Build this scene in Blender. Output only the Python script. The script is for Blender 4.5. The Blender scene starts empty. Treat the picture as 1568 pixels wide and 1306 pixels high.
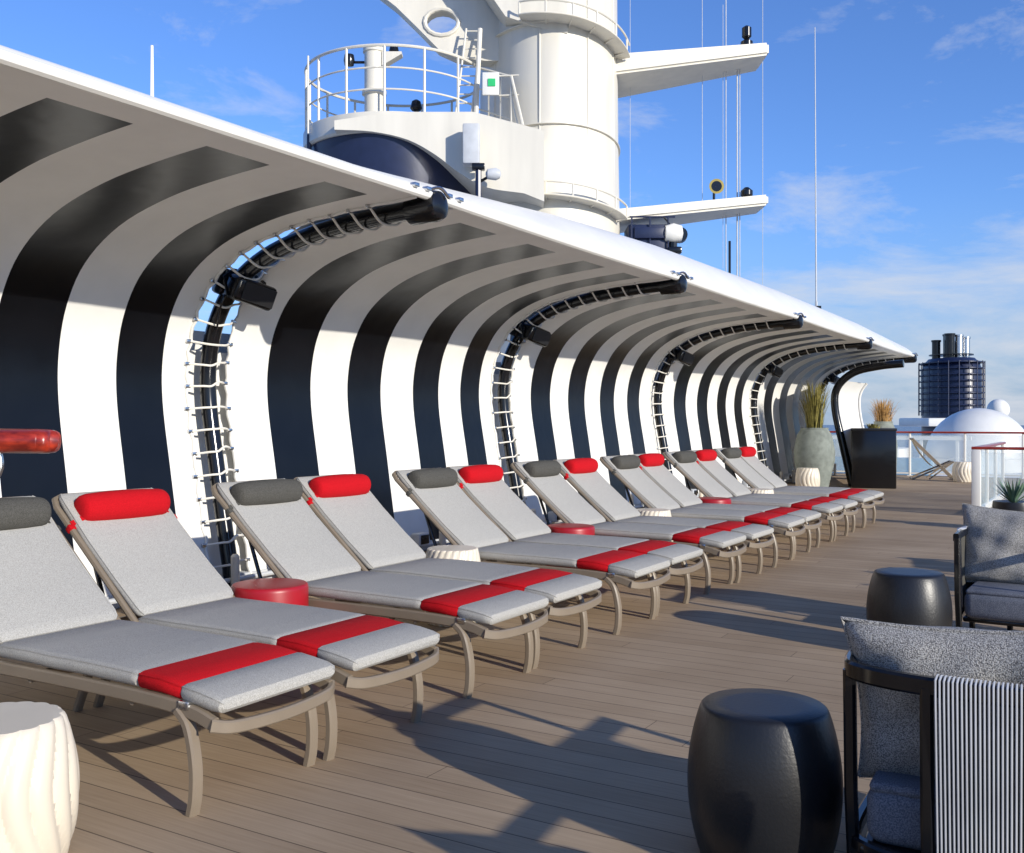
import bpy, bmesh, math, random
from mathutils import Vector, Matrix
random.seed(7)
S=bpy.context.scene
PI=math.pi

# ------------------------------------------------------------------ materials
def newmat(name):
    m=bpy.data.materials.new(name); m.use_nodes=True
    nt=m.node_tree; b=nt.nodes['Principled BSDF']
    return m,nt,b
def mat(name,col,rough=.5,metal=0,var=.08,nscale=6,bump=0,bscale=60,coat=0,spec=.5,dirt=0,bd=.01,stretch=None):
    m,nt,b=newmat(name)
    N=nt.nodes; L=nt.links
    tc=N.new('ShaderNodeTexCoord')
    src=tc.outputs['Object']
    if stretch:
        mp=N.new('ShaderNodeMapping'); mp.inputs['Scale'].default_value=stretch; L.new(src,mp.inputs['Vector']); src2=mp.outputs['Vector']
    else: src2=src
    no=N.new('ShaderNodeTexNoise'); no.inputs['Scale'].default_value=nscale; no.inputs['Detail'].default_value=5
    L.new(src2,no.inputs['Vector'])
    r=N.new('ShaderNodeValToRGB')
    c=Vector(col)
    a=c*(1-var-dirt); d=c*(1+var)
    r.color_ramp.elements[0].position=.3; r.color_ramp.elements[1].position=.65
    r.color_ramp.elements[0].color=(*a,1); r.color_ramp.elements[1].color=(*[min(1,x) for x in d],1)
    L.new(no.outputs['Fac'],r.inputs['Fac']); L.new(r.outputs['Color'],b.inputs['Base Color'])
    b.inputs['Roughness'].default_value=rough; b.inputs['Metallic'].default_value=metal
    b.inputs['Specular IOR Level'].default_value=spec
    b.inputs['Coat Weight'].default_value=coat
    if bump:
        n2=N.new('ShaderNodeTexNoise'); n2.inputs['Scale'].default_value=bscale; n2.inputs['Detail'].default_value=3
        L.new(src,n2.inputs['Vector'])
        bp=N.new('ShaderNodeBump'); bp.inputs['Strength'].default_value=bump; bp.inputs['Distance'].default_value=bd
        L.new(n2.outputs['Fac'],bp.inputs['Height']); L.new(bp.outputs['Normal'],b.inputs['Normal'])
    return m
def fabric(name,c1,c2,scale=220,rough=.95,bump=.4,wr=.5,bd=.003):
    m,nt,b=newmat(name); N=nt.nodes; L=nt.links
    tc=N.new('ShaderNodeTexCoord')
    no=N.new('ShaderNodeTexNoise'); no.inputs['Scale'].default_value=scale; no.inputs['Detail'].default_value=2
    L.new(tc.outputs['Object'],no.inputs['Vector'])
    r=N.new('ShaderNodeValToRGB'); r.color_ramp.elements[0].position=.38; r.color_ramp.elements[1].position=.62
    r.color_ramp.elements[0].color=(*c1,1); r.color_ramp.elements[1].color=(*c2,1)
    L.new(no.outputs['Fac'],r.inputs['Fac']); L.new(r.outputs['Color'],b.inputs['Base Color'])
    b.inputs['Roughness'].default_value=rough; b.inputs['Specular IOR Level'].default_value=.2
    w=N.new('ShaderNodeTexNoise'); w.inputs['Scale'].default_value=5; w.inputs['Detail'].default_value=3
    L.new(tc.outputs['Object'],w.inputs['Vector'])
    b1=N.new('ShaderNodeBump'); b1.inputs['Strength'].default_value=wr; b1.inputs['Distance'].default_value=.02
    L.new(w.outputs['Fac'],b1.inputs['Height'])
    b2=N.new('ShaderNodeBump'); b2.inputs['Strength'].default_value=bump; b2.inputs['Distance'].default_value=bd
    L.new(no.outputs['Fac'],b2.inputs['Height']); L.new(b1.outputs['Normal'],b2.inputs['Normal'])
    L.new(b2.outputs['Normal'],b.inputs['Normal'])
    return m
M={}
M['white']=mat('white_paint',(.78,.765,.71),.35,var=.02,nscale=2,dirt=.04)
M['mastw']=mat('mast_paint',(.72,.68,.58),.4,var=.02,nscale=1.2,dirt=.08,stretch=(2.5,2.5,.35))
M['canvasw']=mat('canvas_white',(.79,.775,.73),.6,var=.02,nscale=3,bump=.4,bscale=1.6,dirt=.03,bd=.03)
M['canvasb']=mat('canvas_black',(.003,.0035,.005),.30,var=.2,nscale=3,bump=.4,bscale=1.6,spec=.35,bd=.03)
M['black']=mat('black_metal',(.007,.007,.008),.16,var=.1)
M['drum']=mat('black_ceramic',(.012,.012,.013),.38,var=.15,bump=.08,bscale=90)
M['navy']=mat('navy_paint',(.014,.021,.058),.35,var=.1)
M['taupe']=mat('taupe_metal',(.22,.175,.125),.42,var=.06,bump=.05)
M['rope']=mat('lacing_rope',(.74,.71,.64),.8)
M['steel']=mat('stainless',(.6,.6,.6),.25,metal=1)
M['grey']=mat('grey_paint',(.5,.52,.54),.5)
M['redlac']=mat('red_lacquer',(.33,.006,.012),.4,var=.1)
M['cream']=mat('cream_ceramic',(.70,.62,.49),.35,var=.02,coat=.1)
M['urn']=mat('urn_stone',(.20,.22,.19),.85,var=.2,nscale=9,bump=.3)
M['brass']=mat('brass',(.6,.4,.1),.3,metal=1)
M['green']=mat('sign_green',(.02,.5,.15),.5)
M['glassg']=mat('blue_glass',(.15,.28,.4),.1)
M['pad']=fabric('cushion_grey',(.31,.298,.268),(.465,.448,.408),300,bump=.35,wr=.22)
M['red']=fabric('cushion_red',(.40,.003,.007),(.54,.006,.012),300,bump=.35,wr=.3)
M['roll']=fabric('roll_grey',(.052,.050,.042),(.105,.10,.088),300)
M['boucle']=fabric('boucle',(.13,.125,.12),(.52,.50,.46),300,bump=1,bd=.004)
M['seat']=fabric('seat_fabric',(.09,.10,.12),(.20,.21,.245),260)
M['cord']=mat('cord',(.50,.51,.52),.8,var=.08)
M['sling']=fabric('sling',(.42,.36,.26),(.55,.48,.36),200)
M['grass']=mat('grass_blade',(.20,.17,.035),.7,var=.4,nscale=20)
M['straw']=mat('straw_blade',(.42,.24,.08),.7,var=.35,nscale=20)
M['agave']=mat('agave_leaf',(.12,.20,.13),.5,var=.3)
def wood():
    m,nt,b=newmat('varnished_wood');N=nt.nodes;L=nt.links
    tc=N.new('ShaderNodeTexCoord');mp=N.new('ShaderNodeMapping');mp.inputs['Rotation'].default_value=(0,0,-.57);mp.inputs['Scale'].default_value=(5,40,60)
    L.new(tc.outputs['Object'],mp.inputs['Vector'])
    no=N.new('ShaderNodeTexNoise');no.inputs['Scale'].default_value=1.2;no.inputs['Detail'].default_value=6
    L.new(mp.outputs['Vector'],no.inputs['Vector'])
    r=N.new('ShaderNodeValToRGB');r.color_ramp.elements[0].position=.35;r.color_ramp.elements[1].position=.65
    r.color_ramp.elements[0].color=(.15,.010,.005,1);r.color_ramp.elements[1].color=(.42,.035,.012,1)
    L.new(no.outputs['Fac'],r.inputs['Fac']);L.new(r.outputs['Color'],b.inputs['Base Color'])
    b.inputs['Roughness'].default_value=.3;b.inputs['Coat Weight'].default_value=.3
    return m
M['wood']=wood()
def glass():
    m,nt,b=newmat('clear_glass')
    b.inputs['Base Color'].default_value=(.75,.9,.93,1);b.inputs['Roughness'].default_value=.02
    b.inputs['Alpha'].default_value=.2
    return m
M['glass']=glass()
def deckmat():
    m,nt,b=newmat('deck_boards');N=nt.nodes;L=nt.links
    tc=N.new('ShaderNodeTexCoord');sx=N.new('ShaderNodeSeparateXYZ');L.new(tc.outputs['Object'],sx.inputs[0])
    def ma(op,a,bb=None,cl=False):
        n=N.new('ShaderNodeMath');n.operation=op;n.use_clamp=cl
        for i,v in enumerate((a,bb)):
            if v is None: continue
            if isinstance(v,(int,float)): n.inputs[i].default_value=v
            else: L.new(v,n.inputs[i])
        return n.outputs[0]
    q=ma('DIVIDE',sx.outputs['Y'],.14)
    fr=ma('FRACT',q); fl=ma('FLOOR',q)
    d=ma('ABSOLUTE',ma('SUBTRACT',fr,.5))
    groove=ma('GREATER_THAN',d,.477)
    wn=N.new('ShaderNodeTexWhiteNoise');wn.noise_dimensions='1D';L.new(fl,wn.inputs['W'])
    jx=ma('FRACT',ma('ADD',ma('DIVIDE',sx.outputs['X'],3.6),ma('MULTIPLY',wn.outputs['Value'],7.3)))
    joint=ma('LESS_THAN',jx,.0012)
    jb=ma('FLOOR',ma('ADD',ma('DIVIDE',sx.outputs['X'],3.6),ma('MULTIPLY',wn.outputs['Value'],7.3)))
    wn2=N.new('ShaderNodeTexWhiteNoise');wn2.noise_dimensions='2D'
    cb=N.new('ShaderNodeCombineXYZ');L.new(fl,cb.inputs[0]);L.new(jb,cb.inputs[1]);L.new(cb.outputs[0],wn2.inputs['Vector'])
    gr=ma('MAXIMUM',groove,joint)
    mp=N.new('ShaderNodeMapping');mp.inputs['Scale'].default_value=(1.5,45,1);L.new(tc.outputs['Object'],mp.inputs['Vector'])
    g=N.new('ShaderNodeTexNoise');g.inputs['Scale'].default_value=2;g.inputs['Detail'].default_value=6;L.new(mp.outputs['Vector'],g.inputs['Vector'])
    st=N.new('ShaderNodeTexNoise');st.inputs['Scale'].default_value=.9;st.inputs['Detail'].default_value=8;L.new(tc.outputs['Object'],st.inputs['Vector'])
    v=ma('ADD',ma('ADD',ma('MULTIPLY',wn2.outputs['Value'],.15),ma('MULTIPLY',g.outputs['Fac'],.45)),ma('MULTIPLY',st.outputs['Fac'],.8))
    r=N.new('ShaderNodeValToRGB');r.color_ramp.elements[0].position=.42;r.color_ramp.elements[1].position=.98
    r.color_ramp.elements[0].color=(.27,.188,.112,1);r.color_ramp.elements[1].color=(.48,.36,.235,1)
    L.new(v,r.inputs['Fac'])
    mx=N.new('ShaderNodeMix');mx.data_type='RGBA';L.new(ma('MULTIPLY',gr,.7),mx.inputs[0]);L.new(r.outputs['Color'],mx.inputs[6]);mx.inputs[7].default_value=(.07,.05,.035,1)
    L.new(mx.outputs[2],b.inputs['Base Color'])
    b.inputs['Roughness'].default_value=.8; b.inputs['Specular IOR Level'].default_value=.2
    bp=N.new('ShaderNodeBump');bp.inputs['Strength'].default_value=.35;bp.inputs['Distance'].default_value=.003
    h=ma('SUBTRACT',ma('MULTIPLY',g.outputs['Fac'],.6),gr);L.new(h,bp.inputs['Height']);L.new(bp.outputs['Normal'],b.inputs['Normal'])
    return m
M['deck']=deckmat()
def seamat():
    m,nt,b=newmat('sea_water');N=nt.nodes;L=nt.links
    b.inputs['Base Color'].default_value=(.02,.06,.11,1);b.inputs['Roughness'].default_value=.25
    tc=N.new('ShaderNodeTexCoord');no=N.new('ShaderNodeTexNoise');no.inputs['Scale'].default_value=.15;no.inputs['Detail'].default_value=8
    L.new(tc.outputs['Object'],no.inputs['Vector']);bp=N.new('ShaderNodeBump');bp.inputs['Distance'].default_value=1.5
    L.new(no.outputs['Fac'],bp.inputs['Height']);L.new(bp.outputs['Normal'],b.inputs['Normal'])
    return m
M['sea']=seamat()

# ------------------------------------------------------------------ mesh builder
def cr(pts,n):
    P=[Vector(p) for p in pts]; P=[2*P[0]-P[1]]+P+[2*P[-1]-P[-2]]
    out=[]
    for i in range(1,len(P)-2):
        for k in range(n):
            t=k/n
            out.append(.5*((2*P[i])+(-P[i-1]+P[i+1])*t+(2*P[i-1]-5*P[i]+4*P[i+1]-P[i+2])*t*t+(-P[i-1]+3*P[i]-3*P[i+1]+P[i+2])*t**3))
    out.append(P[-2]); return out
class MB:
    def __init__(s): s.v=[];s.f=[];s.m=[];s.mats=[]
    def mi(s,k):
        if k not in s.mats: s.mats.append(k)
        return s.mats.index(k)
    def add(s,vs,fs,k,mx=None):
        o=len(s.v)
        s.v+= [ (mx@Vector(p)) if mx else Vector(p) for p in vs]
        ks=k if isinstance(k,list) else [k]*len(fs)
        for f,kk in zip(fs,ks):
            s.f.append([i+o for i in f]); s.m.append(s.mi(kk))
    def box(s,c,d,k,bev=.0,seg=2,mx=None):
        bm=bmesh.new(); bmesh.ops.create_cube(bm,size=1)
        bmesh.ops.scale(bm,vec=d,verts=bm.verts)
        if bev: bmesh.ops.bevel(bm,geom=bm.edges[:],offset=bev,segments=seg,affect='EDGES',profile=.5)
        bm.verts.index_update()
        vs=[v.co.copy() for v in bm.verts]; fs=[[v.index for v in f.verts] for f in bm.faces]; bm.free()
        T=Matrix.Translation(c)
        if mx: T=T@mx
        s.add(vs,fs,k,T)
    def tube(s,pts,r,k,n=8,sec=None,side=None,caps=True):
        P=[Vector(p) for p in pts]; N=len(P)
        R=r if isinstance(r,(list,tuple)) else [r]*N
        T=[]
        for i in range(N):
            t=(P[min(i+1,N-1)]-P[max(i-1,0)])
            T.append(t.normalized() if t.length>1e-9 else Vector((0,0,1)))
        if side is not None: nrm=Vector(side)
        else:
            a=Vector((0,0,1)) if abs(T[0].z)<.9 else Vector((1,0,0)); nrm=T[0].cross(a)
        vs=[];fs=[]
        if sec is None: sec=[(math.cos(2*PI*j/n),math.sin(2*PI*j/n)) for j in range(n)]
        n=len(sec)
        for i in range(N):
            nrm=(nrm-T[i]*nrm.dot(T[i])).normalized() if side is None else (Vector(side)-T[i]*Vector(side).dot(T[i])).normalized()
            b=T[i].cross(nrm)
            for (a,c) in sec: vs.append(P[i]+nrm*a*R[i]+b*c*R[i])
        for i in range(N-1):
            for j in range(n):
                fs.append([i*n+j,i*n+(j+1)%n,(i+1)*n+(j+1)%n,(i+1)*n+j])
        if caps:
            fs.append(list(range(n))[::-1]); fs.append([(N-1)*n+j for j in range(n)])
        s.add(vs,fs,k)
    def bar(s,pts,w,h,k,side=(0,1,0),taper=None,rc=.22):
        c=rc*min(w,h)
        w2,h2=w/2,h/2
        sec=[(w2-c,-h2),(w2,-h2+c),(w2,h2-c),(w2-c,h2),(-w2+c,h2),(-w2,h2-c),(-w2,-h2+c),(-w2+c,-h2)]
        s.tube(pts,taper if taper else 1,k,sec=sec,side=side)
    def lathe(s,prof,k,c=(0,0,0),n=32,mod=None,axis='z',sy=1):
        vs=[];fs=[];N=len(prof)
        for i,(r,z) in enumerate(prof):
            for j in range(n):
                a=2*PI*j/n; rr=r*(mod(a,z) if mod else 1)
                p=(rr*math.cos(a),rr*math.sin(a)*sy,z)
                if axis=='y': p=(p[0],z,p[1])
                if axis=='x': p=(z,p[0],p[1])
                vs.append(Vector(p)+Vector(c))
        for i in range(N-1):
            for j in range(n):
                fs.append([i*n+j,i*n+(j+1)%n,(i+1)*n+(j+1)%n,(i+1)*n+j])
        fs.append(list(range(n))[::-1]); fs.append([(N-1)*n+j for j in range(n)])
        s.add(vs,fs,k)
    def prism(s,poly,y0,y1,k):
        n=len(poly)
        vs=[(x,y0,z) for x,z in poly]+[(x,y1,z) for x,z in poly]
        fs=[list(range(n)),[n+i for i in range(n)][::-1]]+[[i,i+n,(i+1)%n+n,(i+1)%n] for i in range(n)]
        s.add(vs,fs,k)
    def loftrect(s,path,w,t,ks,y0,pipe=None):
        sec=[]
        nr=4; r=min(t*.45,w/2)
        for cx,cz,a0 in ((w/2-r,t/2-r,0),(-w/2+r,t/2-r,90),(-w/2+r,-t/2+r,180),(w/2-r,-t/2+r,270)):
            for q in range(nr):
                a=math.radians(a0+90*q/(nr-1)); sec.append((cx+r*math.cos(a),cz+r*math.sin(a)))
        n=len(sec);vs=[];fs=[];kk=[]
        N=len(path); e1=[];e2=[]
        for i,(x,z,ts,ws) in enumerate(path):
            a=path[max(i-1,0)];b=path[min(i+1,N-1)]
            t_=Vector((b[0]-a[0],0,b[1]-a[1])).normalized(); nn=Vector((-t_.z,0,t_.x))
            if nn.z<0: nn=-nn
            for (sy,sz) in sec: vs.append(Vector((x,y0,z))+Vector((0,sy*ws,0))+nn*sz*ts)
            off=nn*(t/2-r*.35)*ts
            e1.append(Vector((x,y0+(w/2-r*.25)*ws,z))+off); e2.append(Vector((x,y0-(w/2-r*.25)*ws,z))+off)
        for i in range(N-1):
            for j in range(n):
                fs.append([i*n+j,i*n+(j+1)%n,(i+1)*n+(j+1)%n,(i+1)*n+j]); kk.append(ks[i])
        fs.append(list(range(n))[::-1]);kk.append(ks[0]); fs.append([(N-1)*n+j for j in range(n)]);kk.append(ks[-1])
        s.add(vs,fs,kk)
        if pipe:
            for e in(e1,e2):
                i=0
                while i<N-1:
                    j=i
                    while j<N-1 and ks[j]==ks[i]: j+=1
                    s.tube(e[i:j+1],pipe,ks[i],n=5,side=(0,1,0)); i=j
    def mesh(s,name,ang=35):
        me=bpy.data.meshes.new(name); me.from_pydata([tuple(v) for v in s.v],[],s.f)
        for k in s.mats: me.materials.append(M[k])
        me.polygons.foreach_set('material_index',s.m)
        me.polygons.foreach_set('use_smooth',[True]*len(s.f))
        bm=bmesh.new();bm.from_mesh(me);bmesh.ops.recalc_face_normals(bm,faces=bm.faces);bm.to_mesh(me);bm.free()
        me.set_sharp_from_angle(angle=math.radians(ang)); me.update()
        return me
    def obj(s,name,loc=(0,0,0),rz=0,parent=None,ang=35):
        return place(s.mesh(name,ang),name,loc,rz,parent)
def place(me,name,loc=(0,0,0),rz=0,parent=None):
    o=bpy.data.objects.new(name,me); S.collection.objects.link(o); o.location=loc; o.rotation_euler=(0,0,rz)
    if parent: o.parent=parent
    return o
def empty(name,loc=(0,0,0),rz=0):
    e=bpy.data.objects.new(name,None); S.collection.objects.link(e); e.location=loc; e.rotation_euler=(0,0,rz); e.empty_display_size=.2
    return e

# ------------------------------------------------------------------ camera / light / sky
YAW=math.radians(31)
cam=bpy.data.cameras.new('camera'); co=bpy.data.objects.new('camera',cam); S.collection.objects.link(co)
co.location=(0,0,1.35); co.rotation_euler=(PI/2,0,YAW); cam.sensor_width=36; cam.lens=35.13; cam.shift_y=-.005
cam.clip_end=20000; cam.clip_start=.05; S.camera=co
sd=Vector((1,-.30,.325)).normalized()
elev=math.asin(sd.z)
sun=bpy.data.lights.new('sun','SUN'); sun.energy=5; sun.angle=math.radians(.5); sun.color=(1,.94,.83)
so=bpy.data.objects.new('sun',sun); S.collection.objects.link(so); so.rotation_euler=sd.to_track_quat('Z','Y').to_euler(); so.location=(10,-5,10)
W=bpy.data.worlds.new('World'); S.world=W; W.use_nodes=True
nt=W.node_tree;N=nt.nodes;L=nt.links;bg=N['Background']
sky=N.new('ShaderNodeTexSky'); sky.sky_type='NISHITA'; sky.sun_disc=False; sky.sun_elevation=elev; sky.sun_rotation=math.atan2(sd.x,sd.y)
sky.air_density=1.0; sky.dust_density=.1; sky.ozone_density=1.5
tint=N.new('ShaderNodeMix'); tint.data_type='RGBA'; tint.blend_type='MULTIPLY'; tint.inputs[0].default_value=1; tint.inputs[7].default_value=(.72,1.06,1.78,1)
L.new(sky.outputs[0],tint.inputs[6])
tc=N.new('ShaderNodeTexCoord')
sx=N.new('ShaderNodeSeparateXYZ'); L.new(tc.outputs['Generated'],sx.inputs[0])
hz=N.new('ShaderNodeMapRange'); hz.interpolation_type='SMOOTHSTEP'; hz.inputs['From Min'].default_value=-.02; hz.inputs['From Max'].default_value=.22; hz.inputs['To Min'].default_value=.85; hz.inputs['To Max'].default_value=0
L.new(sx.outputs['Z'],hz.inputs['Value'])
hm=N.new('ShaderNodeMix'); hm.data_type='RGBA'; L.new(hz.outputs[0],hm.inputs[0]); L.new(tint.outputs[2],hm.inputs[6]); hm.inputs[7].default_value=(2.5,3.5,5.2,1)
mp=N.new('ShaderNodeMapping'); mp.inputs['Rotation'].default_value=(0,math.radians(10),-YAW); mp.inputs['Scale'].default_value=(2.6,1.5,8)
mp.inputs['Location'].default_value=(1.7,.4,.9)
L.new(tc.outputs['Generated'],mp.inputs['Vector'])
n1=N.new('ShaderNodeTexNoise'); n1.inputs['Scale'].default_value=1.5; n1.inputs['Detail'].default_value=11; n1.inputs['Roughness'].default_value=.64; n1.inputs['Distortion'].default_value=.4
L.new(mp.outputs['Vector'],n1.inputs['Vector'])
lo=N.new('ShaderNodeMapRange'); lo.inputs['From Min'].default_value=0; lo.inputs['From Max'].default_value=.42; lo.inputs['To Min'].default_value=.10; lo.inputs['To Max'].default_value=-.07
L.new(sx.outputs['Z'],lo.inputs['Value'])
ad=N.new('ShaderNodeMath'); ad.operation='ADD'; L.new(n1.outputs['Fac'],ad.inputs[0]); L.new(lo.outputs[0],ad.inputs[1])
rp=N.new('ShaderNodeValToRGB'); rp.color_ramp.elements[0].position=.50; rp.color_ramp.elements[0].color=(0,0,0,1); rp.color_ramp.elements[1].position=.74; rp.color_ramp.elements[1].color=(.85,.85,.85,1)
L.new(ad.outputs[0],rp.inputs['Fac'])
mx=N.new('ShaderNodeMix'); mx.data_type='RGBA'; L.new(rp.outputs['Color'],mx.inputs[0]); L.new(hm.outputs[2],mx.inputs[6]); mx.inputs[7].default_value=(6.0,6.3,6.9,1)
L.new(mx.outputs[2],bg.inputs['Color']); bg.inputs['Strength'].default_value=.115
S.view_settings.view_transform='Standard'; S.view_settings.look='None'; S.view_settings.exposure=0

# ------------------------------------------------------------------ ground
b=MB(); b.box((-6,9.2,-.15),(28,35,.3),'deck'); b.obj('deck_floor')
b=MB(); b.add([(-9000,-9000,-30),(9000,-9000,-30),(9000,9000,-30),(-9000,9000,-30)],[[0,1,2,3]],'sea'); b.obj('sea')
b=MB(); b.box((-6,9.2,-15.3),(27.8,34.8,29.9),'white'); b.box((-5,60,-16.6),(24,66,28),'white'); b.obj('ship_hull')

# ------------------------------------------------------------------ canopy shelter
prof=[(-6.15,.06),(-6.24,.5),(-6.33,.98),(-6.42,1.5),(-6.42,1.85),(-6.33,2.18),(-6.12,2.47),(-5.75,2.69),(-5.25,2.82),(-4.7,2.88),(-4.12,2.91)]
PR=cr([(x,0,z) for x,z in prof],5)
NP=len(PR)
def pn(i):
    t=(PR[min(i+1,NP-1)]-PR[max(i-1,0)]).normalized(); n=Vector((t.z,0,-t.x))
    return n
tubes=[5.77,10.42,15.27,20.4,25.6]
shelter=empty('striped_canopy_shelter')
def bay(edges):
    m=MB()
    y0,y1=edges[0],edges[-1]; L_=y1-y0
    ycols=[];st=[]
    for k in range(len(edges)-1):
        nn=5
        for q in range(nn): ycols.append(edges[k]+(edges[k+1]-edges[k])*q/nn); st.append(k)
    ycols.append(y1)
    vs=[];fs=[];ks=[]
    for c,y in enumerate(ycols):
        t=(y-y0)/L_
        sag=.06*max(0,math.sin(PI*t))**.8
        for i in range(NP):
            n=pn(i); u=i/(NP-1)
            off=sag*math.sin(PI*u)
            p=PR[i]+n*off; e=0
            if c in(0,len(ycols)-1): e=(.014*math.cos(i*2.4))*(1 if c==0 else -1)
            vs.append((p.x,y+e,p.z))
    for c in range(len(ycols)-1):
        for i in range(NP-1):
            fs.append([c*NP+i,c*NP+i+1,(c+1)*NP+i+1,(c+1)*NP+i])
            blk=(st[c]%2==1)
            ks.append('canvasb' if blk and i<NP-3 else 'canvasw')
    m.add(vs,fs,ks)
    # edge hems
    for c,s_ in((0,1),(len(ycols)-1,-1)):
        m.tube([Vector(vs[c*NP+i])+pn(i)*.008 for i in range(NP)],.014,'canvasw',n=6)
    return m.obj('canvas_bay',parent=shelter,ang=60)
e1=[5.58,5.33,4.90]
while e1[-1]>-2: e1.append(e1[-1]-.49)
if len(e1)%2: e1.append(e1[-1]-.3)
bay(e1[::-1])
bay([6.0,6.46,7.0,7.51,8.02,8.57,9.05,9.5,9.92,10.20])
prev=tubes[1]
for t in tubes[2:]:
    bay([prev+.22+(t-prev-.44)*k/9 for k in range(10)]); prev=t
cum=[0]
for i in range(1,NP): cum.append(cum[-1]+(PR[i]-PR[i-1]).length)
def at(s):
    s=max(0,min(cum[-1]-1e-6,s))
    for i in range(NP-1):
        if s<=cum[i+1]:
            t=(s-cum[i])/(cum[i+1]-cum[i]); return PR[i].lerp(PR[i+1],t), pn(i).lerp(pn(i+1),t).normalized()
for ti,ty in enumerate([-2.6]+tubes):
    m=MB()
    path=[PR[i]+pn(i)*.04 for i in range(NP)]
    path=[Vector((p.x,ty,p.z)) for p in path]
    path[0].z=0
    m.tube(path,.066,'black',n=20)
    e=path[-1]; d=(path[-1]-path[-2]).normalized(); e=e-d*.02
    m.tube([e-d*.18,e-d*.17,e+d*.04,e+d*.085,e+d*.105,e+d*.11],[.068,.105,.112,.098,.06,.01],'black',n=22)
    m.lathe([(.17,0),(.17,.02),(.1,.03),(.1,.05)],'black',c=(path[0].x,ty,0),n=20)
    m.obj('arch_tube',parent=shelter)
    # white sheet added behind the lacing gap to catch sunlight (lower part only)
    m=MB(); hi=22
    vs=[]
    for yy in(-.42,.55):
        for i in range(hi):
            p=PR[i]-pn(i)*.10; vs.append((p.x,ty+yy,p.z))
    m.add(vs,[[i,i+1,hi+i+1,hi+i] for i in range(hi-1)],'canvasw'); m.obj('added_gap_sheet',parent=shelter)
    m=MB()
    s=.12; k=0
    while s<cum[-1]-.30:
        c,n=at(s); c2,n2=at(s+.02+.02*math.sin(k*1.7))
        w=.20+.012*math.sin(k*2.1)
        A=Vector((c.x,ty-w,c.z)); F=Vector((c.x,ty-.03,c.z))+n*.112; F2=Vector((c2.x,ty+.04,c2.z))+n2*.110; B=Vector((c2.x,ty+w+.02,c2.z))
        m.tube(cr([A,A.lerp(F,.6)+n*.022,F,F2,B.lerp(F2,.6)+n*.022,B],3),.0095,'rope',n=6)
        for Q in(A,B): m.box(Q+n*.012,(.02,.05,.03),'steel',.004)
        s+=.185; k+=1
    m.obj('lacing',parent=shelter)
    if ti>0:
        m=MB()
        R=Matrix.Rotation(math.radians(18),4,'Y')@Matrix.Rotation(math.radians(-8),4,'X')@Matrix.Rotation(math.radians(-12),4,'Z')
        c=Vector((-6.0,ty+.08,2.40))
        m.box(c,(.22,.38,.20),'black',.035,3,R)
        m.box(c+Vector((.112,0,-.035)),(.012,.30,.15),'drum',.004,1,R)
        m.bar([c+Vector((-.02,-.21,-.05)),c+Vector((-.05,-.22,.1)),c+Vector((-.08,-.1,.17)),c+Vector((-.08,.1,.17)),c+Vector((-.05,.22,.1)),c+Vector((-.02,.21,-.05))],.012,.03,'black',side=(1,0,0))
        m.box(c+Vector((-.16,-.12,.08)),(.14,.12,.22),'black',.03,2,R)
        m.tube(cr([c+Vector((-.08,-.1,.1)),c+Vector((-.1,-.2,-.1)),c+Vector((-.2,-.16,-.3))],5),.008,'black',n=6)
        m.obj('speaker',parent=shelter)
def lerp_tab(tab,x):
    if x<=tab[0][0]: return tab[0][1]
    for (a,b_),(c,d) in zip(tab,tab[1:]):
        if x<=c:
            t=(x-a)/(c-a); return b_+(d-b_)*t
    return tab[-1][1]
rz=[(-4,3.10),(5.0,3.12),(5.9,3.2),(6.8,3.26),(8.6,3.38),(11,3.46),(16,3.49),(21.4,3.45),(25.9,3.3)]
m=MB();vs=[];fs=[];ys=[]
y=-2.6
while y<25.75: ys.append(y); y+=.1
for y in ys:
    R_=lerp_tab(rz,y)
    k=(R_-2.95)
    pts=cr([(-4.10,0,2.945),(-4.18,0,2.965+k*.22),(-4.42,0,2.95+k*.72),(-4.8,0,R_),(-5.6,0,R_-.06),(-6.4,0,R_-.35),(-6.75,0,2.5),(-6.8,0,1.2),(-6.8,0,0)],3)
    vs+=[(p.x,y,p.z) for p in pts]
n=len(pts)
for c in range(len(ys)-1):
    ym=ys[c]+.05
    gap=any(-.3<(ym-t)<.75 for t in tubes)
    for i in range(n-1):
        if gap and 12<=i<=18: continue
        fs.append([c*n+i,c*n+i+1,(c+1)*n+i+1,(c+1)*n+i])
m.add(vs,fs,'white'); m.obj('roof_shell',parent=shelter,ang=50)
m=MB()
prev=-2.5
for t in tubes:
    a=prev+.06; bb=t-.06
    pts=[(-4.10-.03*math.sin(PI*k/8),a+(bb-a)*k/8,2.93) for k in range(9)]
    m.tube(pts,.034,'white',n=10)
    for yy in (a+.06,a+.2,bb-.08,bb-.22): m.box((-4.07,yy,2.96),(.05,.05,.03),'steel',.006)
    m.tube(cr([(-4.12,bb-.05,2.95),(-4.05,bb+.04,2.99),(-4.02,bb+.12,2.93)],4),.012,'steel',n=6)
    prev=t
m.obj('roof_edge_beam',parent=shelter)
m=MB(); m.box((-6.22,11.6,.05),(.16,28.3,.10),'grey',.015)
for k in range(26):
    y=1.5+k*.95
    m.box((-5.98,y,.16),(.12,.18,.13),'grey',.02); m.box((-5.915,y,.165),(.012,.13,.09),'black',.003); m.box((-6.04,y,.05),(.05,.05,.1),'black')
    m.lathe([(.035,.02),(.035,.28),(.02,.3)],'cream',c=(-5.95,y+.35,0),n=12)
m.tube([(-6.0,-2,.09),(-6.0,25.5,.09)],.02,'grey',n=8)
m.obj('base_rail',parent=shelter)
m=MB()
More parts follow.
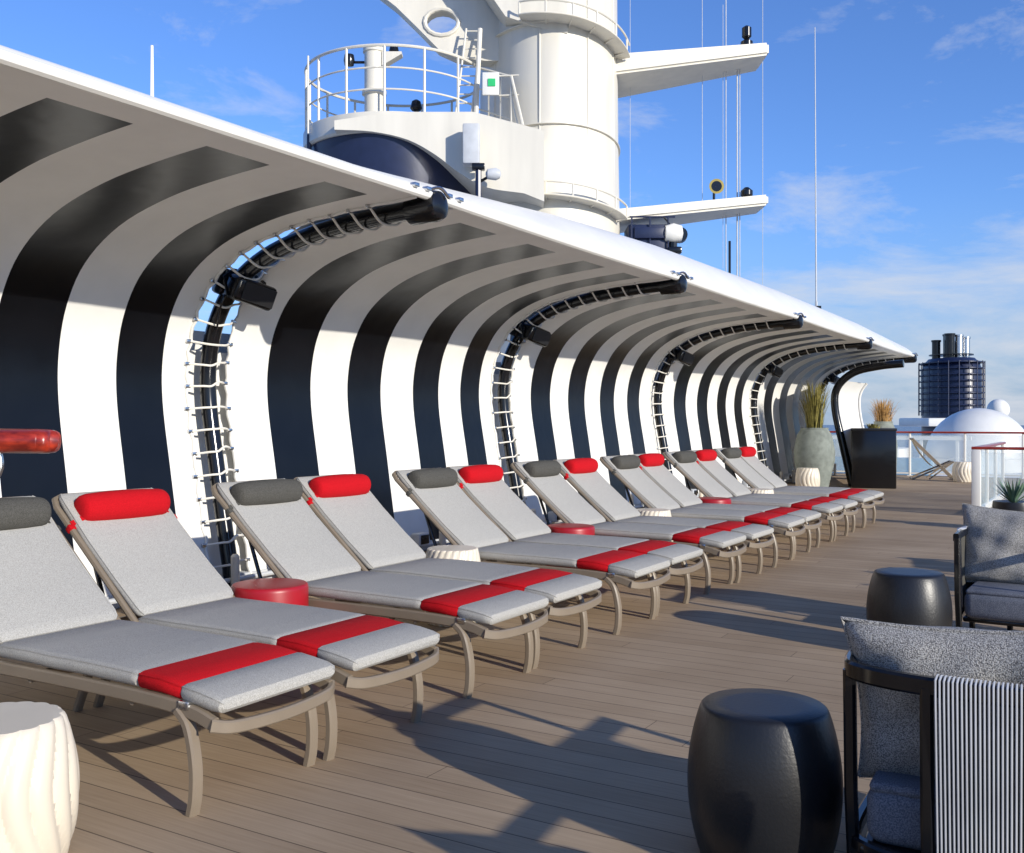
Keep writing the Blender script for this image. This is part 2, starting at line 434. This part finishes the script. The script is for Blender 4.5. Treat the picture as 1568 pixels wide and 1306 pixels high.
ep=cr([(-4.62,0,.0),(-4.80,0,.8),(-4.97,0,1.6),(-4.93,0,2.05),(-4.6,0,2.36),(-4.1,0,2.48),(-3.62,0,2.52)],5)
m.tube([(p.x,21.4,p.z) for p in ep],.08,'black',n=12)
q=len(ep)
vs=[(p.x+.05,21.45,p.z) for p in ep[:18]]+[(p.x+.42,21.75,p.z-.05) for p in ep[:18]]
m.add(vs,[[i,i+1,18+i+1,18+i] for i in range(17)],'canvasw')
m.tube([(p.x+.42,21.76,max(0,p.z-.05)) for p in ep[:18]],.03,'canvasw',n=10)
vs=[(p.x-.02,21.5,p.z+.04) for p in ep]+[(p.x-.7,25.4,p.z+.25) for p in ep]
m.add(vs,[[i,i+1,q+i+1,q+i] for i in range(q-1)],'canvasw')
m.obj('end_sail',parent=shelter)
m=MB(); m.tube([(-4.6,3.75,3.05),(-4.6,3.75,3.45)],[.012,.008],'white',n=6); m.lathe([(.02,3.04),(.02,3.12)],'white',c=(-4.6,3.75,0),n=8); m.obj('roof_aerial')
m=MB(); m.box((-12.5,14,1.1),(10.5,30,2.2),'white',.1); m.obj('deckhouse')

# ------------------------------------------------------------------ sun loungers
def lounger(pk,seed):
    random.seed(seed)
    m=MB(); 
    for y in (.035,.615):
        m.bar(cr([(-1.62,y,.35),(-1.1,y,.365),(-.5,y,.37),(-.12,y,.365),(.03,y,.35),(.125,y,.325)],4),.028,.05,'taupe')
        m.bar(cr([(-.05,y,.352),(.0,y,.30),(.03,y,.18),(.03,y,.07),(.015,y,0)],4),.045,.035,'taupe')
        m.bar(cr([(-1.28,y,.345),(-1.33,y,.2),(-1.42,y,0)],4),.04,.035,'taupe')
        m.box((-.01,y,.375),(.05,.04,.03),'steel',.005)
        m.bar([(-1.52,y*.9+.03,.78),(-1.36,y*.9+.03,.37)],.02,.02,'black')
    m.bar(cr([(.12,.02,.325),(.16,.1,.31),(.175,.325,.302),(.16,.55,.31),(.12,.63,.325)],5),.045,.026,'taupe',side=(0,0,1))
    for x in(-.3,-.9,-1.55): m.bar([(x,.035,.35),(x,.615,.35)],.04,.02,'taupe',side=(0,0,1))
    z=lambda:random.uniform(-.002,.002)
    pts=[(-1.14,.42,.35,.93),(-1.13,.425,.75,.985),(-1.10,.43,1,1),(-.9,.432,1,1),(-.75,.431,1.03,1.005),(-.6,.43,1.02,1),(-.45,.429,1.03,1.004),(-.3,.428,1,1),(-.275,.427,.97,1),(-.265,.4265,.86,.985),(-.255,.426,.97,1),(-.15,.422,1.03,1),(-.05,.414,.97,1),(-.04,.413,.86,.985),(-.03,.412,.97,1),(.04,.404,1.02,1),(.11,.394,1,1),(.145,.388,.8,.99),(.155,.386,.4,.95)]
    pts=[(a,b_+z(),c,d+z()*2) for a,b_,c,d in pts]
    ks=['pad']*9+['red']*4+['pad']*5
    m.loftrect(pts,.595,.062,ks,.325,pipe=.0045)
    a=Vector((-1.12,.455));bb=Vector((-1.735,.985)); pp=[]
    for t,ts,ws in((0,.35,.93),(.02,.8,.985),(.06,1,1),(.3,1,1),(.6,1,1),(.9,1,1),(.97,.85,.985),(1,.4,.94)):
        p=a.lerp(bb,t); sg=-.016*math.sin(PI*t); pp.append((p.x+sg*.66,p.y+sg*.74,ts,ws+z()*2))
    m.loftrect(pp,.58,.052,['pad']*7,.325,pipe=.0045)
    f0=Vector((-1.10,.0,.40));f1=Vector((-1.765,.0,.975)); dd=(f1-f0).normalized()
    c1=f1-dd*.07
    fr=[Vector((f0.x,.022,f0.z)),Vector((c1.x,.022,c1.z)),Vector((f1.x+.015,.038,f1.z-.012)),Vector((f1.x,.08,f1.z)),Vector((f1.x,.57,f1.z)),Vector((f1.x+.015,.612,f1.z-.012)),Vector((c1.x,.628,c1.z)),Vector((f0.x,.628,f0.z))]
    m.tube(fr,.016,'taupe',n=8)
    pr=[]
    for y,r in((.068,.015),(.07,.04),(.078,.058),(.09,.067),(.115,.073),(.2,.077),(.325,.079),(.45,.077),(.535,.073),(.56,.067),(.572,.058),(.58,.04),(.582,.015)): pr.append((r,y))
    n=Vector((.66,0,.74)); base=Vector((-1.65,0,.875))+n*.065
    m.lathe(pr,pk,c=base,n=22,axis='y',mod=lambda a,zz:1+.015*math.sin(3*a+zz*9))
    for y in(.022,.628):
        pc=Vector((-1.60,y,.832))
        m.box(pc,(.035,.038,.038),pk,.008,2,Matrix.Rotation(math.radians(41),4,'Y'))
        yi=y+(.05 if y<.3 else -.05)
        m.bar([Vector((-1.60,y,.855)),Vector((-1.585,yi,.88)),Vector((-1.59,yi+(.03 if y<.3 else -.03),.90))],.03,.006,pk,side=(.74,0,-.66))
    return m.mesh('sun_lounger',40)
LGs=[lounger('roll',s) for s in(1,2)]; LRs=[lounger('red',s) for s in(3,4)]
random.seed(11)
starts=[2.34+1.70*k for k in range(7)]
for k,s0 in enumerate(starts):
    place(LGs[k%2],'sun_lounger',(-2.72+random.uniform(-.02,.02),s0,0),random.uniform(-.01,.01))
    place(LRs[k%2],'sun_lounger',(-2.72+random.uniform(-.02,.02),s0+.672,0),random.uniform(-.01,.01))

# ------------------------------------------------------------------ tables and stools
def drummesh(name,k,ribs=0,h=.47,rt=.195,rb=.235):
    m=MB(); pr=[]
    for i in range(19):
        t=i/18; r=rt*.93+(rb-rt*.93)*math.sin(PI*(.06+.88*t))**.75
        pr.append((r,.005+t*(h-.02)))
    pr=[(pr[0][0]-.02,0)]+pr+[(rt*.985,h-.006),(rt*.95,h),(rt*.6,h+.001),(rt*.1,h+.001)]
    if ribs:
        def mod(a,z):
            if z>h: return 1
            tw=a+.45*math.sin(z/h*PI*.9)
            return 1-.065*(1-abs(math.sin(tw*ribs/2))**.7)
        m.lathe(pr,k,n=ribs*14,mod=mod)
    else: m.lathe(pr,k,n=56)
    return m.mesh(name,28 if ribs else 50)
DB=drummesh('drum_stool','drum'); DC=drummesh('ribbed_stool','cream',18,.45)
m=MB(); m.lathe([(.185,0),(.195,.01),(.2,.03),(.2,.475),(.197,.49),(.19,.497),(.17,.50),(.1,.50)],'redlac',n=44)
RT=m.mesh('red_side_table')
DCs=drummesh('cream_side_table','cream',24,.50,.175,.20)
place(DB,'drum_stool',(-.93,3.07,0)); place(DB,'drum_stool',(-1.02,6.20,0),.6)
place(DC,'ribbed_stool',(-2.90,1.79,0),.3)
for k in range(6):
    y=starts[k+1]-.19
    if k%2==0: place(RT,'red_side_table',(-3.80,y,0),k)
    else: place(DCs,'cream_side_table',(-3.80,y,0),k)
place(DC,'ribbed_stool',(-5.05,19.5,0)); place(DC,'ribbed_stool',(-2.85,24.3,0))

# ------------------------------------------------------------------ armchairs
def pillow(m,c,w,h,t,k,mx):
    n=26;vs=[];fs=[]
    def f(u,v,s):
        e=max(0,(1-u**4)*(1-v**4))
        e=e**.5
        pin=1-.09*(1-abs(u)**2)*abs(v)**3; pin2=1-.09*(1-abs(v)**2)*abs(u)**3
        wob=(.010*math.sin(5*u+2*v+s)+.006*math.sin(9*v-4*u)+.004*math.sin(13*u+3*v*s))*e
        return (u*w/2*pin2, s*(t/2*e)+wob, v*h/2*pin)
    for s in(1,-1):
        for i in range(n+1):
            for j in range(n+1): vs.append(f(-1+2*i/n,-1+2*j/n,s))
    o=(n+1)**2
    for q in(0,o):
        for i in range(n):
            for j in range(n):
                a=q+i*(n+1)+j; fs.append([a,a+1,a+n+2,a+n+1])
    m.add(vs,fs,k,Matrix.Translation(c)@mx)
    per=[f(-1+2*i/n,-1,1) for i in range(n+1)]+[f(1,-1+2*i/n,1) for i in range(1,n+1)]+[f(1-2*i/n,1,1) for i in range(1,n+1)]+[f(-1,1-2*i/n,1) for i in range(1,n+1)]
    MX=Matrix.Translation(c)@mx
    m.tube([MX@Vector(p) for p in per],.006,k,n=6)
def armchair(px):
    m=MB()
    rail=[(-.37,.33),(-.385,.05),(-.38,-.2),(-.33,-.285),(-.2,-.335),(0,-.35),(.2,-.335),(.33,-.285),(.38,-.2),(.385,.05),(.37,.33)]
    R3=cr([(x,y,.655) for x,y in rail],5)
    m.bar(R3,.05,.032,'black',side=(0,0,1))
    for (x,y) in((-.365,.32),(-.375,-.235),(-.16,-.342),(.16,-.342),(.375,-.235),(.365,.32)):
        m.bar([(x,y,.65),(x*.99,y,.3),(x*.96,y*.97,0)],.034,.034,'black')
    R4=cr([(x*.97,y*.97,.17) for x,y in rail],5)
    m.bar(R4,.04,.03,'black',side=(0,0,1))
    m.box((0,.0,.165),(.68,.58,.03),'black',.01)
    for i in range(len(R3)-1):
        for q in(0,.25,.5,.75):
            p=R3[i].lerp(R3[i+1],q); b_=R4[i].lerp(R4[i+1],q)
            if p.x<-.135 : continue
            if p.y>.1: continue
            out=Vector((p.x*.15,p.y,0)).normalized()*.006
            m.tube([p-out*4+Vector((0,0,.026)),p+Vector((0,0,.03)),p+out*4.2+Vector((0,0,.024)),p+out*4-Vector((0,0,.03)),b_+out*3],.0032,'cord',n=5)
    # dark sheet behind the cords, filling the gaps between them
    vs=[];cnt=0
    for i in range(len(R3)):
        if R3[i].x<-.15 or R3[i].y>.1: continue
        vs+=[R3[i]-Vector((0,0,.02)),R4[i]+Vector((0,0,.01))]; cnt+=1
    m.add(vs,[[2*i,2*i+1,2*i+3,2*i+2] for i in range(cnt-1)],'roll')
    m.box((0,.03,.255),(.66,.60,.16),'seat',.045,4)
    m.box((0,.03,.335),(.64,.58,.03),'seat',.014,3)
    pillow(m,Vector((px,-.145,.56)),.66,.50,.18,'boucle',Matrix.Rotation(math.radians(14),4,'X')@Matrix.Rotation(math.radians(-3),4,'Y'))
    return m.mesh('armchair',40)
AC=armchair(-.06); AC2=armchair(.10)
place(AC,'armchair',(-.27,3.16,0),math.radians(2))
place(AC2,'armchair',(-.42,6.80,0),math.radians(178))
place(AC,'armchair',(.55,8.4,0),math.radians(100)); place(AC,'armchair',(.6,9.5,0),math.radians(95))  # unseen beyond the right edge, added to cast shadows on the deck
place(AC,'armchair',(.75,2.2,0),math.radians(10))  # another unseen chair, added for the foreground deck shadow

# ------------------------------------------------------------------ handrail (near left)
e=empty('wooden_handrail')
sec=[(.027*math.copysign(abs(math.cos(2*PI*j/16))**.7,math.cos(2*PI*j/16)),.045*math.copysign(abs(math.sin(2*PI*j/16))**.7,math.sin(2*PI*j/16))) for j in range(16)]
m=MB(); m.tube(cr([(-1.995,1.365,1.305),(-2.0,1.362,1.305),(-2.02,1.352,1.306),(-2.07,1.32,1.307),(-2.5,1.08,1.31),(-3.0,.75,1.31)],4),[.35,.62,.76,.85,.91,.95,.97,.99]+[1]*13,'wood',sec=sec,side=(0,0,1))
m.obj('rail',parent=e)
m=MB(); m.tube(cr([(-2.10,1.30,1.285),(-2.10,1.30,1.24),(-2.14,1.27,1.215),(-2.4,1.1,1.20)],4),.010,'steel',n=8); m.tube([(-2.45,1.08,0),(-2.45,1.08,1.29)],.022,'steel',n=12); m.lathe([(.05,0),(.05,.01),(.03,.02)],'steel',c=(-2.45,1.08,0)); m.obj('bracket',parent=e)

# ------------------------------------------------------------------ plants
def grassm(m,c,n,h,spread,k,w=.012):
    for i in range(n):
        a=random.uniform(0,2*PI); r=random.uniform(0,.16); hh=h*random.uniform(.5,1); sp=spread*random.uniform(.1,1)
        b0=Vector(c)+Vector((r*math.cos(a),r*math.sin(a),0)); d=Vector((math.cos(a),math.sin(a),0)); sd_=Vector((-d.y,d.x,0))*w
        p1=b0+d*sp*.25+Vector((0,0,hh*.5)); p2=b0+d*sp*.6+Vector((0,0,hh*.85)); p3=b0+d*sp+Vector((0,0,hh))
        m.add([b0-sd_,b0+sd_,p1+sd_*.9,p1-sd_*.9,p2+sd_*.6,p2-sd_*.6,p3],[[0,1,2,3],[3,2,4,5],[5,4,6]],k)
def urn(loc,h,rt,k,gh,n=260):
    m=MB(); m.lathe([(.24,0),(.28,.03),(rt,.45*h),(rt*1.02,.6*h),(rt*.86,.88*h),(rt*.68,.97*h),(rt*.7,h),(rt*.6,h),(rt*.55,h-.08),(.02,h-.1)],'urn',n=36)
    grassm(m,(0,0,h-.1),n,gh,.35,k,.008)
    return m.obj('potted_grass_urn',loc)
urn((-5.2,20.6,0),1.22,.40,'grass',1.1,340)
urn((-4.5,24.0,0),1.35,.3,'straw',.65)
m=MB(); m.box((0,0,.6),(.85,.85,1.2),'black',.02); m.box((0,0,1.185),(.88,.88,.05),'drum',.01); grassm(m,(0,0,1.2),60,.12,.1,'grass'); m.obj('planter_box',(-4.2,21.4,0),.2)

# ------------------------------------------------------------------ railing at the aft end
m=MB(); RY=26.3
m.bar([(-7,RY,1.08),(3,RY,1.08)],.09,.045,'wood',side=(0,1,0))
x=-6.8
while x<3:
    m.bar([(x,RY,0),(x,RY,1.06)],.05,.05,'white'); m.box((x,RY,.01),(.12,.12,.02),'white'); x+=1.25
m.box((-2,RY,.07),(10,.04,.04),'white'); m.box((-2,RY,.56),(10,.012,.92),'glass')
m.obj('deck_railing')
m=MB()
m.bar([(-1.72,15.6,.97),(3,15.6,.97)],.10,.04,'wood',side=(0,1,0))
m.bar([(-1.66,15.66,.97),(-1.66,19.6,.97)],.10,.04,'wood',side=(1,0,0))
m.box((-1.66,15.6,.475),(.12,.12,.95),'white',.01)
for y in(17,18.3,19.6): m.box((-1.66,y,.475),(.05,.05,.95),'white',.01)
for x_ in(-.4,.9): m.box((x_,15.6,.475),(.05,.05,.95),'white',.01)
m.box((.6,15.6,.50),(4.4,.014,.82),'glass'); m.box((-1.66,17.6,.50),(.014,3.8,.82),'glass')
m.box((.6,15.6,.05),(4.4,.06,.1),'white',.01); m.box((-1.66,17.6,.05),(.06,3.8,.1),'white',.01)
m.obj('glass_balustrade')
m=MB(); m.lathe([(.16,0),(.22,.03),(.24,.3),(.23,.36),(.2,.36),(.02,.33)],'drum',n=28); 
for i in range(46):
    a=random.uniform(0,2*PI);el=random.uniform(.35,1.4);l=random.uniform(.3,.42)
    d=Vector((math.cos(a)*math.cos(el),math.sin(a)*math.cos(el),math.sin(el)));s_=Vector((-math.sin(a),math.cos(a),0))*.016
    o=Vector((0,0,.33)); m.add([o-s_,o+s_,o+d*l*.6+s_*.9,o+d*l*.6-s_*.9,o+d*l],[[0,1,2,3],[3,2,4]],'agave')
m.obj('agave_plant',(-1.05,13.8,0))
m=MB()
for y in(-.3,.3):
    m.bar([(.45,y,.02),(-.45,y,.95)],.03,.04,'taupe'); m.bar([(-.45,y,.02),(.42,y,.42)],.03,.04,'taupe'); m.bar([(.42,y,.42),(-.1,y,.02)],.03,.03,'taupe')
for x_,z_ in((-.45,.95),(.42,.42),(-.45,.02),(.45,.02)): m.bar([(x_,-.3,z_),(x_,.3,z_)],.03,.03,'taupe',side=(0,0,1))
sl=cr([(-.45,0,.95),(-.28,0,.62),(-.02,0,.32),(.2,0,.28),(.42,0,.42)],4);q=len(sl)
m.add([(p.x,-.26,p.z) for p in sl]+[(p.x,.26,p.z) for p in sl],[[i,i+1,q+i+1,q+i] for i in range(q-1)],'sling')
m.obj('sling_beach_chair',(-3.6,25.0,0),math.radians(15))

# ------------------------------------------------------------------ mast tower (metres, local frame at mast foot)
mast=empty('radar_mast_tower',(-11.1,20.1,0),YAW)
m=MB()
m.lathe([(1.66,2.0),(1.62,5.5),(1.58,7.6),(1.56,10),(1.54,14.5)],'mastw',n=72,sy=1.6)
for z in(5.85,7.42,9.5,12.0): m.lathe([(1.56,z),(1.625,z+.01),(1.625,z+.03),(1.56,z+.045)],'mastw',n=72,sy=1.6)
for a in(-140,-100,-62,-30):
    c,s_=math.cos(math.radians(a)),math.sin(math.radians(a)); m.tube([(1.60*c,2.57*s_,4),(1.565*c,2.52*s_,9),(1.545*c,2.47*s_,14)],.018,'mastw',n=6)
m.obj('tower_body',parent=mast,ang=40)
m=MB()
def wing(z0,z1,zt0,zt1,x0,x1,yr,yt):
    vs=[(x0,-yr,z0),(x0,yr,z0),(x0,yr,z1),(x0,-yr,z1),(x1,-yt,zt0),(x1,yt,zt0),(x1,yt,zt1),(x1,-yt,zt1)]
    bm=bmesh.new(); V=[bm.verts.new(v) for v in vs]
    for f in([0,1,2,3],[4,7,6,5],[0,4,5,1],[3,2,6,7],[0,3,7,4],[1,5,6,2]): bm.faces.new([V[i] for i in f])
    bmesh.ops.recalc_face_normals(bm,faces=bm.faces)
    bmesh.ops.bevel(bm,geom=bm.edges[:],offset=.05,segments=3,affect='EDGES'); bm.verts.index_update()
    m.add([v.co.copy() for v in bm.verts],[[v.index for v in f.verts] for f in bm.faces],'mastw'); bm.free()
wing(8.92,9.4,9.58,9.86,.9,4.93,1.0,.55)
wing(5.72,5.98,6.22,6.46,.9,4.93,.95,.5)
m.obj('yard_wings',parent=mast)
m=MB()
for z,a0,a1 in((5.95,-112,-25),(9.58,-112,-20)):
    for dz in(0,.26):
        m.tube([(1.85*math.cos(math.radians(a)),2.95*math.sin(math.radians(a)),z+dz-.0025*(a-a0)) for a in range(a0,a1+1,4)],.022,'mastw',n=6)
    for a in range(a0,a1+1,17):
        c,s_=math.cos(math.radians(a)),math.sin(math.radians(a)); zz=z-.0025*(a-a0)
        m.tube([(1.55*c,2.45*s_,zz-.05),(1.85*c,2.95*s_,zz),(1.85*c,2.95*s_,zz+.26)],.022,'mastw',n=6)
    vs=[];a_=list(range(a0,a1+1,4))
    for a in a_:
        c,s_=math.cos(math.radians(a)),math.sin(math.radians(a)); zz=z-.0025*(a-a0); vs+=[(1.5*c,2.4*s_,zz-.02),(1.87*c,2.98*s_,zz-.02)]
    m.add(vs,[[2*i,2*i+1,2*i+3,2*i+2] for i in range(len(a_)-1)],'mastw')
m.obj('service_ledges',parent=mast)
m=MB()
cx,cy=-3.37,-1.2
m.lathe([(.9,7.10),(1.93,7.10),(1.97,7.14),(1.97,7.46),(1.95,7.50),(1.8,7.50),(1.8,7.3),(.1,7.3)],'mastw',c=(cx,cy,0),n=64)
m.obj('lookout_platform',parent=mast,ang=40)
m=MB(); m.lathe([(.1,4.6),(1.5,4.6),(1.72,5.7),(1.84,6.6),(1.88,7.10),(.1,7.10)],'navy',c=(cx,cy,0),n=64); m.obj('lookout_base',parent=mast)
m=MB()
sw=cr([(-4.35,0,7.12),(-3.6,0,7.08),(-2.9,0,6.92),(-2.35,0,6.62),(-1.9,0,6.28),(-1.35,0,5.98),(-.6,0,5.86)],4)
m.prism([(-4.35,7.30),(-3.2,7.47),(-1.6,7.47),(-.2,7.1),(-.2,5.7)]+[(p.x,p.z) for p in sw[::-1]],-3.19,-1.0,'mastw'); m.obj('buttress',parent=mast)
m=MB()
for z,r in((7.95,.018),(8.38,.018),(8.82,.03)):
    m.tube([(cx+1.92*math.cos(math.radians(a)),cy+1.92*math.sin(math.radians(a)),z) for a in range(30,341,5)],r,'mastw',n=6)
    m.tube([(cx+1.92*math.cos(math.radians(-20)),cy-.65,z),(-.85,-2.6,z-.45),(-.62,-2.8,z-1.5)],r,'mastw',n=6)
for a in range(30,341,24):
    x_,y_=cx+1.92*math.cos(math.radians(a)),cy+1.92*math.sin(math.radians(a)); m.tube([(x_,y_,7.45),(x_,y_,8.82)],.028,'mastw',n=6)
for q in(.35,.7,1): m.tube([(-1.57+.72*q,-1.85-.75*q,7.1),(-1.57+.72*q,-1.85-.75*q,8.82-.45*q)],.025,'mastw',n=6)
m.obj('lookout_rails',parent=mast)
m=MB()
px=-3.78
m.lathe([(.26,7.3),(.26,7.5),(.21,7.55),(.21,8.3),(.26,8.32),(.26,8.4),(.21,8.42),(.21,9.2),(.24,9.22),(.24,9.3),(.05,9.34)],'mastw',c=(px,-1.6,0),n=24)
m.tube([(px-.2,-1.6,9.02),(px-.62,-1.6,9.02)],.03,'black'); m.lathe([(.03,8.9),(.1,8.92),(.12,9.02),(.1,9.14),(.03,9.16)],'black',c=(px-.52,-1.7,0),n=14)
m.prism([(px+.18,8.9),(px+.6,9.15),(px+.6,9.2),(px+.18,9.2)],-1.75,-1.5,'mastw'); m.lathe([(.08,9.2),(.11,9.24),(.09,9.34),(.03,9.36)],'black',c=(px+.42,-1.6,0),n=14)
m.tube([(px+.8,-.6,7.4),(px+.8,-.6,8.5)],.05,'black'); m.lathe([(.1,8.3),(.14,8.35),(.1,8.5),(.04,8.54)],'black',c=(px+.8,-.6,0),n=12)
m.obj('sensor_post',parent=mast)
m=MB()
hole=[(-2.33+.36*math.cos(a*PI/8),9.82+.28*math.sin(a*PI/8)) for a in range(17)]
outer=[(-2.02,9.08),(-1.4,9.0),(-.1,9.0),(-.1,12.6),(-6.2,12.6),(-3.75,10.5),(-3.3,10.15),(-2.86,9.72),(-2.4,9.25)]
poly=outer+[outer[0]]
k0=min(range(16),key=lambda i:(hole[i][0]+2.02)**2+(hole[i][1]-9.08)**2)
inner=[hole[(k0-i)%16] for i in range(17)]
m.prism(poly+inner,-1.75,-1.35,'mastw')
m.prism([(-.13,9.36),(-.97,9.64),(-1.5,10.4),(-3.0,12.6),(.3,12.6),(.3,9.3)],-2.5,-1.8,'mastw')
m.tube([(a,-1.75,b_) for a,b_ in hole],.05,'mastw',n=8,caps=False)
m.obj('upper_struts',parent=mast)
m=MB()
for x_ in(-2.05,-1.72): m.tube([(x_,-2.3,7.3),(x_+.25,-1.95,9.6)],.025,'mastw',n=6)
for k in range(12):
    t=k/11; m.tube([(-2.05+.25*t,-2.3+.35*t,7.35+2.2*t),(-1.72+.25*t,-2.3+.35*t,7.35+2.2*t)],.016,'mastw',n=5)
m.tube([(-1.6,-2.3,7.3),(-1.5,-2.2,9.5)],.05,'mastw')
m.box((-1.27,-2.6,8.22),(.34,.06,.46),'white',.01); m.box((-1.25,-2.64,8.24),(.15,.02,.15),'green')
m.box((-1.63,-3.45,6.74),(.33,.3,.78),'grey',.03); m.tube([(-1.49,-3.5,6.3),(-1.49,-3.5,4.6)],.06,'navy'); m.box((-1.49,-3.5,6.3),(.25,.2,.12),'black',.02)
m.lathe([(.03,-.2),(.1,-.16),(.12,0),(.08,.08),(.02,.1)],'grey',c=(-1.15,-3.55,6.15),n=14,axis='x'); m.tube([(-1.49,-3.5,6.0),(-1.2,-3.55,6.15)],.03,'black')
m.tube([(-5.05,-2.2,7.3),(-5.05,-2.2,5.0)],.05,'navy'); m.tube([(-5.05,-2.3,7.3),(-5.05,-2.3,8.9)],.02,'mastw')
for z in(8.0,8.4): m.tube([(-1.1,-2.55,z),(-.7,-2.6,z)],.018,'mastw')
m.obj('ladder_and_fittings',parent=mast)
m=MB()
for x_,z0,z1,r in((3.57,6.3,12.5,.007),(4.12,4.4,13,.012),(4.38,4.4,10,.018),(4.44,4.4,10,.012),(4.97,4,13,.007),(4.05,4.9,11,.006),(1.9,6,12.5,.005)):
    m.tube([(x_,.2,z0),(x_,.2,z1)],r,'grey',n=5)
m.lathe([(.1,9.83),(.1,9.9),(.14,9.93),(.14,10.06),(.05,10.12),(.11,10.18),(.11,10.38),(.04,10.43)],'black',c=(4.55,0,0),n=16)
m.lathe([(.1,6.42),(.1,6.5),(.14,6.54),(.14,6.64),(.05,6.72)],'black',c=(4.55,0,0),n=16)
m.lathe([(.17,0),(.16,.04),(.07,.15),(.05,.3),(.03,.32)],'brass',c=(3.8,-.3,6.68),n=20,axis='y'); m.lathe([(.12,0),(.03,.01)],'black',c=(3.8,-.305,6.68),n=16,axis='y'); m.tube([(3.8,0,6.4),(3.8,0,6.68)],.03,'black')
m.tube([(6.15,0,3.3),(6.15,0,4.1)],[.04,.03],'grey',n=6); m.tube([(6.15,0,4.1),(6.12,0,10.4)],[.022,.010],'grey',n=5)
m.box((6.2,0,3.9),(.1,.1,.2),'black'); m.tube([(4.05,-.5,4.5),(4.05,-.5,5.4)],.03,'black',n=6)
m.obj('antennas',parent=mast)
m=MB(); m.box((2.2,-.5,5.25),(.95,.8,.9),'navy',.03); m.box((2.2,-.95,5.5),(.7,.1,.25),'navy',.02)
for x_ in(1.8,2.2,2.6): m.tube([(x_,-.95,4.9),(x_,-.95,5.85)],.02,'navy',n=5)
m.tube([(1.75,-.95,5.85),(2.75,-.95,5.85)],.02,'navy',n=5); m.tube([(2.5,-.95,5.85),(2.7,-.95,5.6)],.02,'black',n=5)
m.lathe([(.02,-.22),(.17,-.18),(.22,0),(.17,.18),(.02,.22)],'white',c=(2.72,-.9,5.5),n=20,axis='x'); m.lathe([(.16,0),(.18,.14)],'black',c=(2.88,-.9,5.48),n=16,axis='y'); m.tube([(2.72,-.9,5.4),(2.72,-.9,4.8)],.09,'black')
m.box((2.75,-.9,5.12),(.3,.2,.15),'black',.03)
m.obj('searchlight',(-11.1,20.1,0),YAW)

# ------------------------------------------------------------------ far aft: radome, funnel, deckhouses
m=MB(); m.lathe([(1.98*math.cos(t*PI/2/12),1.98*math.sin(t*PI/2/12)-.1) for t in range(12)]+[(.03,1.88)],'white',n=48); m.lathe([(2.05,-.6),(2.05,-.1),(1.98,-.08)],'white',n=48); m.obj('radome',(-4.6,43.9,0))
m=MB(); m.lathe([(.5*math.cos(t*PI/16),.5*math.sin(t*PI/16)) for t in range(-4,8)]+[(.02,.5)],'white',c=(0,0,1.9),n=30); m.lathe([(.25,-2),(.25,1.6)],'white',n=20); m.obj('radome',(-4.6,52,0))
m=MB(); m.box((-4,48,-1.6),(12,18,2.0),'white',.05); m.box((-8.8,42,-.2),(3.6,3,1.0),'white',.08); m.box((-7.2,36.5,-.7),(4,1,1.6),'glassg',.05)
m.box((-7.0,38.4,.75),(5.5,.15,.14),'white'); m.box((-8.3,39.5,.35),(1.6,1.2,.9),'white',.15)
for k in range(5): m.box((-9.5+k*1.2,38.4,-.1),(.1,.1,1.6),'white')
m.box((-1.5,50,.2),(4,6,1.6),'white',.1)
for k in range(4): m.box((-1.9+k*.9,46.98,.3),(.5,.04,.5),'glassg')
m.obj('aft_deckhouse')
fn=empty('ship_funnel',(-8.3,65,0),YAW)
m=MB(); m.lathe([(1.55,-2),(1.55,4.4),(1.45,4.8),(1.2,5.1),(.1,5.1)],'navy',n=48,sy=1.4)
for k in range(9): 
    z=1.9+k*.36; m.lathe([(1.55,z),(1.69,z+.02),(1.69,z+.08),(1.55,z+.11)],'navy',n=48,sy=1.4)
for a in range(0,360,18):
    c,s_=math.cos(math.radians(a)),math.sin(math.radians(a)); m.tube([(1.70*c,2.38*s_,1.7),(1.70*c,2.38*s_,4.9)],.03,'navy',n=5)
m.obj('casing',parent=fn)
m=MB()
for x_,y_,r,h in((-.9,0,.24,6.1),(-.35,-.6,.28,6.45),(.3,-.3,.26,6.4),(.85,0,.26,6.3),(.0,.5,.25,6.5)):
    m.lathe([(r,4.8),(r,h),(r+.04,h+.02),(r+.04,h+.12),(r*.8,h+.12),(r*.8,h)],'black' if x_<.2 else 'steel',c=(x_,y_,0),n=18)
m.lathe([(1.25,5.3),(1.25,5.36)],'black',n=30)
m.tube([(1.85,0,1.0),(1.85,0,4.6)],.2,'white',n=12)
m.box((0,0,1.3),(4.6,4.5,.5),'white',.1)
m.obj('exhaust_pipes',parent=fn)
